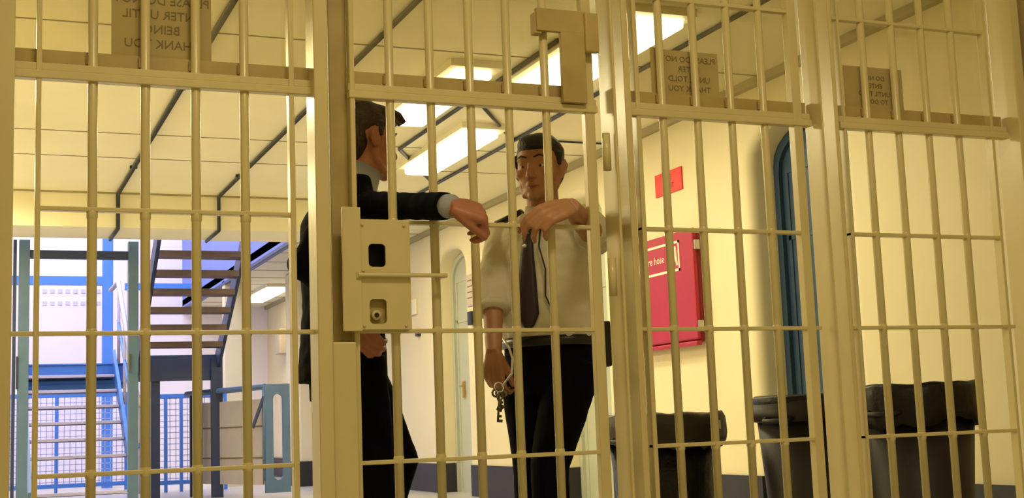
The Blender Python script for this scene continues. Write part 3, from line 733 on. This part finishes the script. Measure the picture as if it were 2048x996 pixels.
def head(b, T):
    """T: Matrix placing the head; local +X = face forward, z up, origin mid-head"""
    R3 = T.to_3x3()
    def ball(c, r, rot=None):
        m = R3 @ rot if rot is not None else R3
        b.ball(T @ Vector(c), r, m, 24)
    def tube(ps, r, n=10): b.tube([T @ Vector(p) for p in ps], r, n)
    ball((-0.014, 0, 0.032), (0.097, 0.077, 0.090)); ball((0.012, 0, 0.0), (0.082, 0.070, 0.085))
    ball((0.038, 0, -0.035), (0.055, 0.056, 0.070)); ball((0.048, 0, -0.080), (0.042, 0.043, 0.032))
    ball((0.080, 0, -0.100), (0.017, 0.021, 0.016))
    for s in (-1, 1):
        tube([(-0.005, s*0.064, -0.03), (0.012, s*0.058, -0.068), (0.055, s*0.036, -0.096)], [0.014, 0.014, 0.013])
        ball((0.062, s*0.044, -0.022), (0.022, 0.020, 0.018))
        tube([(0.090, s*0.008, 0.026), (0.086, s*0.030, 0.031), (0.070, s*0.052, 0.024)], [0.009, 0.010, 0.008])
        ball((0.099, s*0.012, -0.034), (0.010, 0.008, 0.008))
        ball((0.0765, s*0.031, 0.011), (0.0128, 0.0150, 0.0105)); ball((0.074, s*0.031, -0.006), (0.011, 0.0150, 0.007))
        # ear
        rot = Matrix.Rotation(-0.25, 3, 'Y')
        ball((-0.012, s*0.080, -0.004), (0.019, 0.008, 0.032), rot)
        tube([(0.0, s*0.082, -0.03), (-0.012, s*0.090, 0.028), (-0.028, s*0.091, 0.012), (-0.022, s*0.086, -0.018)], [0.005, 0.006, 0.006, 0.005], 8)
    tube([(0.088, 0, 0.018), (0.102, 0, -0.008), (0.115, 0, -0.030)], [0.008, 0.010, 0.012])
    ball((0.112, 0, -0.033), (0.013, 0.012, 0.010))
    tube([(0.080, -0.024, -0.064), (0.094, -0.009, -0.059), (0.096, 0, -0.061), (0.094, 0.009, -0.059), (0.080, 0.024, -0.064)], [0.004, 0.007, 0.007, 0.007, 0.004], 8)
    tube([(0.080, -0.020, -0.070), (0.093, 0, -0.073), (0.080, 0.020, -0.070)], [0.005, 0.008, 0.005], 8)
def face_details(T, parent, browmat):
    R3 = T.to_3x3()
    for s in (-1, 1):
        e = B(); e.ball(T @ Vector((0.0755, s*0.031, 0.003)), 0.0120, n=16); eo = e.build('eye', 'eye', parent, True)
        i = B(); i.ball(T @ Vector((0.0850, s*0.031, 0.001)), (0.0035, 0.0052, 0.0052), R3, 12); i.build('iris', 'iris', eo, True)
        br = B(); br.tube([T @ Vector(p) for p in ((0.099, s*0.012, 0.030), (0.096, s*0.032, 0.037), (0.080, s*0.053, 0.031))], [0.0022, 0.003, 0.0015], 8)
        br.build('eyebrow', browmat, parent, True)
    l = B(); l.tube([T @ Vector(p) for p in ((0.084, -0.021, -0.066), (0.1005, -0.007, -0.063), (0.1015, 0, -0.0645), (0.1005, 0.007, -0.063), (0.084, 0.021, -0.066))], [0.002, 0.0045, 0.0045, 0.0045, 0.002], 8)
    l.tube([T @ Vector(p) for p in ((0.084, -0.018, -0.069), (0.099, 0, -0.072), (0.084, 0.018, -0.069))], [0.002, 0.005, 0.002], 8)
    l.build('lips', 'lip', parent, True)
def headT(pos, yaw, pitch=0, roll=0, s=1.0):
    return Matrix.Translation(pos) @ Matrix.Rotation(yaw, 4, 'Z') @ Matrix.Rotation(pitch, 4, 'Y') @ Matrix.Rotation(roll, 4, 'X') @ Matrix.Scale(s, 4)
def V(*a): return Vector(a)
def shoe(b, x, y, yaw):
    c, s = math.cos(yaw), math.sin(yaw)
    def P(u, v, z): return (x+u*c-v*s, y+u*s+v*c, z)
    b.tube([P(-0.07, 0, 0.05), P(0.0, 0, 0.055), P(0.09, 0, 0.042), P(0.17, 0, 0.034), P(0.205, 0, 0.03)], [0.036, 0.044, 0.044, 0.038, 0.022], 14)
    b.tube([P(-0.03, 0, 0.05), P(-0.03, 0, 0.12)], [0.042, 0.045], 14)
    # sole
    A = [P(-0.10, -0.03, 0), P(-0.10, 0.03, 0), P(0.05, 0.045, 0), P(0.15, 0.045, 0), P(0.21, 0.02, 0), P(0.21, -0.02, 0), P(0.15, -0.045, 0), P(0.05, -0.045, 0)]
    b.prism([(p[0], p[1]) for p in A], 'z', 0.002, 0.028)

# ---- person 1: suited man, right arm akimbo, left arm out through the bars
def person_one():
    yaw = -0.10; c, s = math.cos(yaw), math.sin(yaw)
    cx, cy = 1.125, 0.455
    def W(u, v, z): return V(cx+u*c-v*s, cy+u*s+v*c, z)     # u forward, v to his left
    T = headT(W(0.086, 0.0, 1.660), 0.28, 0.10, 0.0, 1.06)
    Rs, Re, Rw = W(-0.015, -0.175, 1.435), V(0.960, 0.255, 1.215), V(1.095, 0.205, 1.045)
    Ls, Le, Lw = W(0.045, 0.165, 1.430), V(1.170, 0.250, 1.405), V(1.288, -0.165, 1.338)
    hipR, hipL = W(0.015, -0.095, 0.93), W(0.03, 0.095, 0.93)
    kR, aR = W(0.055, -0.10, 0.51), W(0.02, -0.10, 0.09)
    kL, aL = W(0.175, 0.10, 0.60), W(0.03, 0.12, 0.09)
    b = B()
    head(b, T)
    b.tube([W(0.03, 0, 1.42), W(0.06, 0, 1.52), W(0.095, 0, 1.60)], [0.062, 0.058, 0.060], 20)
    b.loft([(*W(0, 0, z)[:2], z, a, bb, yaw) for z, a, bb in ((0.88, 0.10, 0.15), (1.0, 0.10, 0.145), (1.15, 0.10, 0.14), (1.3, 0.11, 0.165), (1.42, 0.085, 0.17), (1.47, 0.06, 0.09))])
    b.tube([Rs, Re, Rw], [0.045, 0.036, 0.027]); b.tube([Ls, Le, Lw], [0.045, 0.036, 0.029])
    for h, k, a in ((hipR, kR, aR), (hipL, kL, aL)): b.tube([h, k, a], [0.075, 0.052, 0.038], 14)
    for a in (aR, aL): b.tube([a, a+V(0.13, -0.02, -0.05)], [0.036, 0.03])
    hand(b, Lw, (0.93, -0.10, -0.22), (0.20, -0.72, 0.66), 1, ((1.0, 0.9, 0.5), (1.15, 0.8, 0.5), (1.2, 0.8, 0.5), (1.1, 0.8, 0.5)), 1.10, 0.03, 0.30)
    hand(b, Rw, (0.45, -0.05, -0.75), (-0.5, -0.8, -0.2), 1, (0.6, 0.7, 0.5), 1.0, 0.04, 0.4)
    body = bake_remesh('person', b, 'skin1', None, 0.005, 3)
    tag(body, 'man in a dark navy suit, head turned right, reaching an arm out through the gate', 'person')
    face_details(T, body, 'hair1')
    # hair
    h = B(); R3 = T.to_3x3()
    def hb(cn, r): h.ball(T @ V(*cn), r, R3, 24)
    hb((-0.024, 0, 0.052), (0.094, 0.083, 0.078)); hb((0.03, 0, 0.082), (0.062, 0.064, 0.045)); hb((-0.055, 0, 0.0), (0.058, 0.073, 0.085))
    hb((-0.075, 0, -0.045), (0.035, 0.056, 0.045))
    for sd in (-1, 1): h.tube([T @ V(0.012, sd*0.076, 0.05), T @ V(0.010, sd*0.079, 0.005)], [0.016, 0.007], 8)
    for sd in (-0.03, -0.01, 0.015, 0.035): h.tube([T @ V(0.06, sd, 0.098), T @ V(0.100, sd, 0.098), T @ V(0.124, sd*1.1, 0.078)], [0.022, 0.017, 0.010], 10)
    bake_remesh('hair', h, 'hair1', body, 0.005, 2, 0.004)
    # jacket
    j = B()
    j.loft([(*W(u, 0, z)[:2], z, a, bb, yaw) for z, a, bb, u in ((0.86, 0.145, 0.185, -0.005), (0.98, 0.138, 0.180, 0.0), (1.12, 0.128, 0.170, 0.0), (1.28, 0.136, 0.190, 0.0), (1.38, 0.130, 0.202, 0.0), (1.46, 0.095, 0.172, 0.01), (1.515, 0.072, 0.100, 0.035), (1.535, 0.066, 0.074, 0.045))], 32)
    j.tube([Rs+V(0, 0.03, 0), (Rs+Re)/2, Re, (Re+Rw)/2, Rw-(Rw-Re).normalized()*0.02], [0.072, 0.060, 0.055, 0.047, 0.040], 18)
    j.ball(Re+V(-0.008, 0, 0.0), 0.052)
    j.tube([Ls+V(0, -0.03, 0), (Ls+Le)/2, Le, (Le+Lw)/2, Lw-V(0.006, -0.018, -0.002)], [0.076, 0.062, 0.049, 0.042, 0.042], 18)
    jk = bake_remesh('jacket', j, 'suit', body, 0.007, 4, 0.003)
    # collar ring of the blue shirt and jacket collar
    cb_ = B(); n = 28; bm = cb_.bm; rings = []
    for (zz, rr, dz) in ((1.475, 0.066, 0.03), (1.555, 0.060, 0.03), (1.56, 0.064, 0.03), (1.475, 0.074, 0.03)):
        ctr = W(0.045+(zz-1.48)*0.35, 0, zz); rings.append([bm.verts.new((ctr.x+rr*1.0*math.cos(2*PI*k/n), ctr.y+rr*0.98*math.sin(2*PI*k/n), zz-0.030*math.cos(2*PI*k/n-yaw)*0.9+0.012)) for k in range(n)])
    for A, C in zip(rings, rings[1:]):
        for k in range(n): bm.faces.new((A[k], A[(k+1) % n], C[(k+1) % n], C[k]))
    cb_.build('shirt_collar', 'shirtblue', body, True)
    d = (Lw-Le).normalized()
    B().tube([Lw-d*0.022, Lw+d*0.003], [0.036, 0.035], 20).build('shirt_cuff', 'shirtblue', body, True)
    t = B()
    t.loft([(*W(u, 0, z)[:2], z, a, bb, yaw) for z, a, bb, u in ((0.80, 0.125, 0.175, 0.015), (0.92, 0.122, 0.168, 0.01), (1.03, 0.112, 0.155, 0.005))], 28)
    for hp, k, a in ((hipR, kR, aR), (hipL, kL, aL)):
        t.tube([hp, (hp+k)/2, k, (k+a)/2, a-V(0, 0, 0.03)], [0.105, 0.100, 0.088, 0.074, 0.068], 20)
    bake_remesh('trousers', t, 'trouser', body, 0.008, 4, 0.002)
    for a in (aR, aL):
        sb = B(); shoe(sb, a.x, a.y, yaw); sb.build('shoe', 'shoe', body, True)
    return body
person_one()

# ---- person 2: man in white shirt and tie, facing the gate, keys in the hanging hand
def person_two():
    yaw = math.radians(-140)         # facing the viewer's left front
    c, s = math.cos(yaw), math.sin(yaw); cx, cy = 1.865, 0.47
    def W(u, v, z): return V(cx+u*c-v*s, cy+u*s+v*c, z)
    T = headT(W(0.02, 0, 1.592), math.radians(-132), 0.06, 0, 1.03)
    Ls, Le, Lw = W(0.01, 0.165, 1.395), V(1.945, 0.225, 1.315), V(1.722, -0.055, 1.368)     # raised arm (viewer's right)
    Rs, Re, Rw = W(-0.005, -0.175, 1.385), V(1.672, 0.50, 1.13), V(1.640, 0.425, 0.945)    # hanging arm (viewer's left)
    hipL, hipR = W(0.0, 0.09, 0.90), W(0.0, -0.09, 0.90)
    kL, aL = V(1.800, 0.36, 0.56), V(1.790, 0.34, 0.09)
    kR, aR = V(1.800, 0.51, 0.56), V(1.830, 0.58, 0.09)
    b = B(); head(b, T)
    b.tube([W(-0.01, 0, 1.37), W(0.0, 0, 1.46), W(0.012, 0, 1.53)], [0.060, 0.057, 0.058], 20)
    b.loft([(*W(0, 0, z)[:2], z, a, bb, yaw) for z, a, bb in ((0.86, 0.10, 0.15), (1.0, 0.105, 0.145), (1.12, 0.105, 0.145), (1.27, 0.105, 0.16), (1.38, 0.08, 0.165), (1.43, 0.055, 0.09))])
    b.tube([Rs, Re, Rw], [0.045, 0.038, 0.028], 14); b.tube([Ls, Le, (Le+Lw)/2, Lw], [0.045, 0.042, 0.039, 0.029], 14)
    for hp, k, a in ((hipR, kR, aR), (hipL, kL, aL)): b.tube([hp, k, a], [0.072, 0.05, 0.037], 14)
    for a in (aR, aL): b.tube([a, a+V(-0.06, -0.11, -0.05)], [0.036, 0.03])
    hand(b, Lw, (-0.93, -0.10, -0.30), (-0.12, -0.70, 0.68), 1, ((0.55, 0.5, 0.3), (0.6, 0.6, 0.4), (0.7, 0.7, 0.5), (0.8, 0.8, 0.5)), 1.12, 0.04, 0.25)
    hand(b, Rw, (-0.05, -0.06, -1.0), (-0.75, -0.5, 0.0), -1, ((0.55, 0.8, 0.7), (0.7, 0.95, 0.7), (0.8, 1.0, 0.7), (0.8, 1.0, 0.7)), 1.02, 0.03, 0.35)
    body = bake_remesh('person', b, 'skin2', None, 0.005, 3)
    tag(body, 'man in white short-sleeved shirt and dark tie standing behind the gate, keys in hand', 'person')
    face_details(T, body, 'hair2')
    h = B(); R3 = T.to_3x3()
    def hb(cn, r): h.ball(T @ V(*cn), r, R3, 24)
    hb((-0.022, 0, 0.050), (0.092, 0.082, 0.078)); hb((0.028, 0, 0.080), (0.060, 0.064, 0.040)); hb((-0.055, 0, 0.0), (0.056, 0.072, 0.080))
    for sd in (-1, 1): h.tube([T @ V(0.012, sd*0.076, 0.05), T @ V(0.010, sd*0.078, 0.005)], [0.016, 0.007], 8)
    bake_remesh('hair', h, 'hair2', body, 0.005, 2, 0.003)
    j = B()
    j.loft([(*W(u, 0, z)[:2], z, a, bb, yaw) for z, a, bb, u in ((0.985, 0.128, 0.172, 0.0), (1.03, 0.136, 0.180, 0.005), (1.14, 0.132, 0.172, 0.008), (1.27, 0.130, 0.182, 0.0), (1.35, 0.112, 0.190, 0.0), (1.405, 0.078, 0.150, 0.0), (1.44, 0.062, 0.080, 0.0))], 32)
    j.tube([Rs+V(0.02, 0, 0), (Rs+Re)/2, Re+V(0, 0, 0.0), Re+(Rw-Re)*0.16], [0.066, 0.062, 0.062, 0.060], 18)
    j.tube([Ls+V(-0.02, 0, -0.01), (Ls+Le)/2, Le, Le+(Lw-Le)*0.20], [0.068, 0.064, 0.060, 0.056], 18)
    sh = bake_remesh('shirt', j, 'shirt', body, 0.0065, 4, 0.006)
    # sleeve hems
    for (P0, P1, k, r_) in ((Re, Rw, 0.15, 0.062), (Le, Lw, 0.19, 0.058)):
        d = (P1-P0).normalized(); q = P0+(P1-P0)*k
        B().tube([q-d*0.012, q+d*0.012], [r_, r_*1.01], 22).build('sleeve_hem', 'shirt', sh, True)
    # collar wings
    cb_ = B(); bm = cb_.bm; n = 28; rings = []
    for (zz, rr) in ((1.415, 0.066), (1.468, 0.060), (1.470, 0.064), (1.410, 0.078)):
        ctr = W(0.0, 0, zz); rings.append([bm.verts.new((ctr.x+rr*math.cos(2*PI*k/n), ctr.y+rr*math.sin(2*PI*k/n), zz-0.016*math.cos(2*PI*k/n-yaw))) for k in range(n)])
    for A, C in zip(rings, rings[1:]):
        for k in range(n): bm.faces.new((A[k], A[(k+1) % n], C[(k+1) % n], C[k]))
    cb_.build('collar', 'shirt', sh, True)
    for v in (0.030, -0.030):
        p = [W(0.062, v*0.4, 1.425), W(0.055, v*1.9, 1.435), W(0.105, v*1.9, 1.368), W(0.085, v*0.6, 1.40)]
        w_ = B(); A = [w_.bm.verts.new(q) for q in p]; C = [w_.bm.verts.new(q+W(0.006, 0, 0)-W(0, 0, 0)) for q in p]
        for k in range(4): w_.bm.faces.new((A[k], A[(k+1) % 4], C[(k+1) % 4], C[k]))
        w_.bm.faces.new(A[::-1]); w_.bm.faces.new(C); w_.build('collar_wing', 'shirt', sh)
    # tie: follows the shirt front
    tie = B(); bm = tie.bm; prev = None
    prof = [(1.425, 0.070, 0.018), (1.40, 0.088, 0.022), (1.375, 0.108, 0.014), (1.33, 0.130, 0.019), (1.27, 0.142, 0.026), (1.20, 0.146, 0.033), (1.13, 0.150, 0.038), (1.07, 0.152, 0.042), (1.035, 0.152, 0.024), (1.015, 0.150, 0.003)]
    for z, u, w_ in prof:
        cur = [bm.verts.new(W(u, -w_, z)), bm.verts.new(W(u+0.008, -w_*0.6, z)), bm.verts.new(W(u+0.008, w_*0.6, z)), bm.verts.new(W(u, w_, z)), bm.verts.new(W(u-0.008, 0, z))]
        if prev:
            for k in range(5): bm.faces.new((prev[k], prev[(k+1) % 5], cur[(k+1) % 5], cur[k]))
        prev = cur
    to = tie.build('tie', 'tie', body, True)
    B().ball(W(0.158, 0.0, 1.305), 0.007, n=12).build('tie_pin', 'silver', to, True)
    # epaulettes, badge cord
    for v in (0.115, -0.115):
        e = B(); q = [W(0.0, v*0.75, 1.452), W(0.0, v*1.62, 1.418)]
        e.tube(q, [0.020, 0.024], 10, flat=0.5); e.build('epaulette', 'tie', sh, True)
    B().tube([W(0.085, 0.03, 1.40), W(0.140, 0.045, 1.30), W(0.148, 0.070, 1.22), W(0.145, 0.065, 1.13), W(0.142, 0.09, 1.07)], 0.003, 8).build('radio_cord', 'cable', body, True)
    t = B()
    t.loft([(*W(u, 0, z)[:2], z, a, bb, yaw) for z, a, bb, u in ((0.80, 0.118, 0.170, -0.005), (0.90, 0.120, 0.168, 0.0), (1.0, 0.120, 0.163, 0.0))], 28)
    for hp, k, a in ((hipR, kR, aR), (hipL, kL, aL)):
        t.tube([hp, (hp+k)/2, k, (k+a)/2, a-V(0, 0, 0.03)], [0.098, 0.084, 0.066, 0.062, 0.062], 20)
    bake_remesh('trousers', t, 'trouser', body, 0.008, 4, 0.002)
    bl = B(); bl.loft([(*W(0, 0, z)[:2], z, 0.133, 0.176, yaw) for z in (0.965, 0.998)], 32); bl.build('belt', 'shoe', body, True)
    B().box(-0.03, 0.03, -0.02, 0.02, -0.08, 0.08, 0.008).build('belt_pouch', 'shoe', body).location = V(2.035, 0.40, 0.97)
    B().tube([V(1.635, 0.325, 0.985), V(1.645, 0.30, 0.955), V(1.655, 0.30, 0.92), V(1.652, 0.30, 0.87), V(1.632, 0.34, 0.83)], 0.004, 8).build('key_chain', 'silver', body, True)
    for a in (aR, aL):
        sb = B(); shoe(sb, a.x, a.y, yaw); sb.build('shoe', 'shoe', body, True)
    # keys held in the hand
    kx, ky, kz = 1.618, 0.335, 0.797
    kr_ = empty('key_bunch', (kx, ky, kz), 'bunch of long keys hanging from the white-shirted man\'s hand', 'keys')
    B().tube([(0.016*math.cos(a), 0.003*math.sin(a), 0.016*math.sin(a)+0.03) for a in [2*PI*k/16 for k in range(17)]], 0.0022, 6, False).build('key_ring', 'silver', kr_, True)
    for (dx, tilt, L) in ((0.0, 0.10, 0.085), (0.012, 0.45, 0.05), (-0.008, -0.35, 0.045)):
        k_ = B(); k_.tube([(0, 0, 0.012), (0, 0, -L)], 0.004, 8)
        k_.tube([(0.012*math.cos(a), 0, 0.012*math.sin(a)+0.012) for a in [2*PI*q/12 for q in range(13)]], 0.0038, 6, False)
        k_.box(0, 0.016, -0.0015, 0.0015, -L, -L+0.010).box(0, 0.012, -0.0015, 0.0015, -L+0.016, -L+0.024)
        o = k_.build('key', 'steelkey', kr_, True); o.location = (dx, 0, 0); o.rotation_euler = (0, tilt, 0)
person_two()
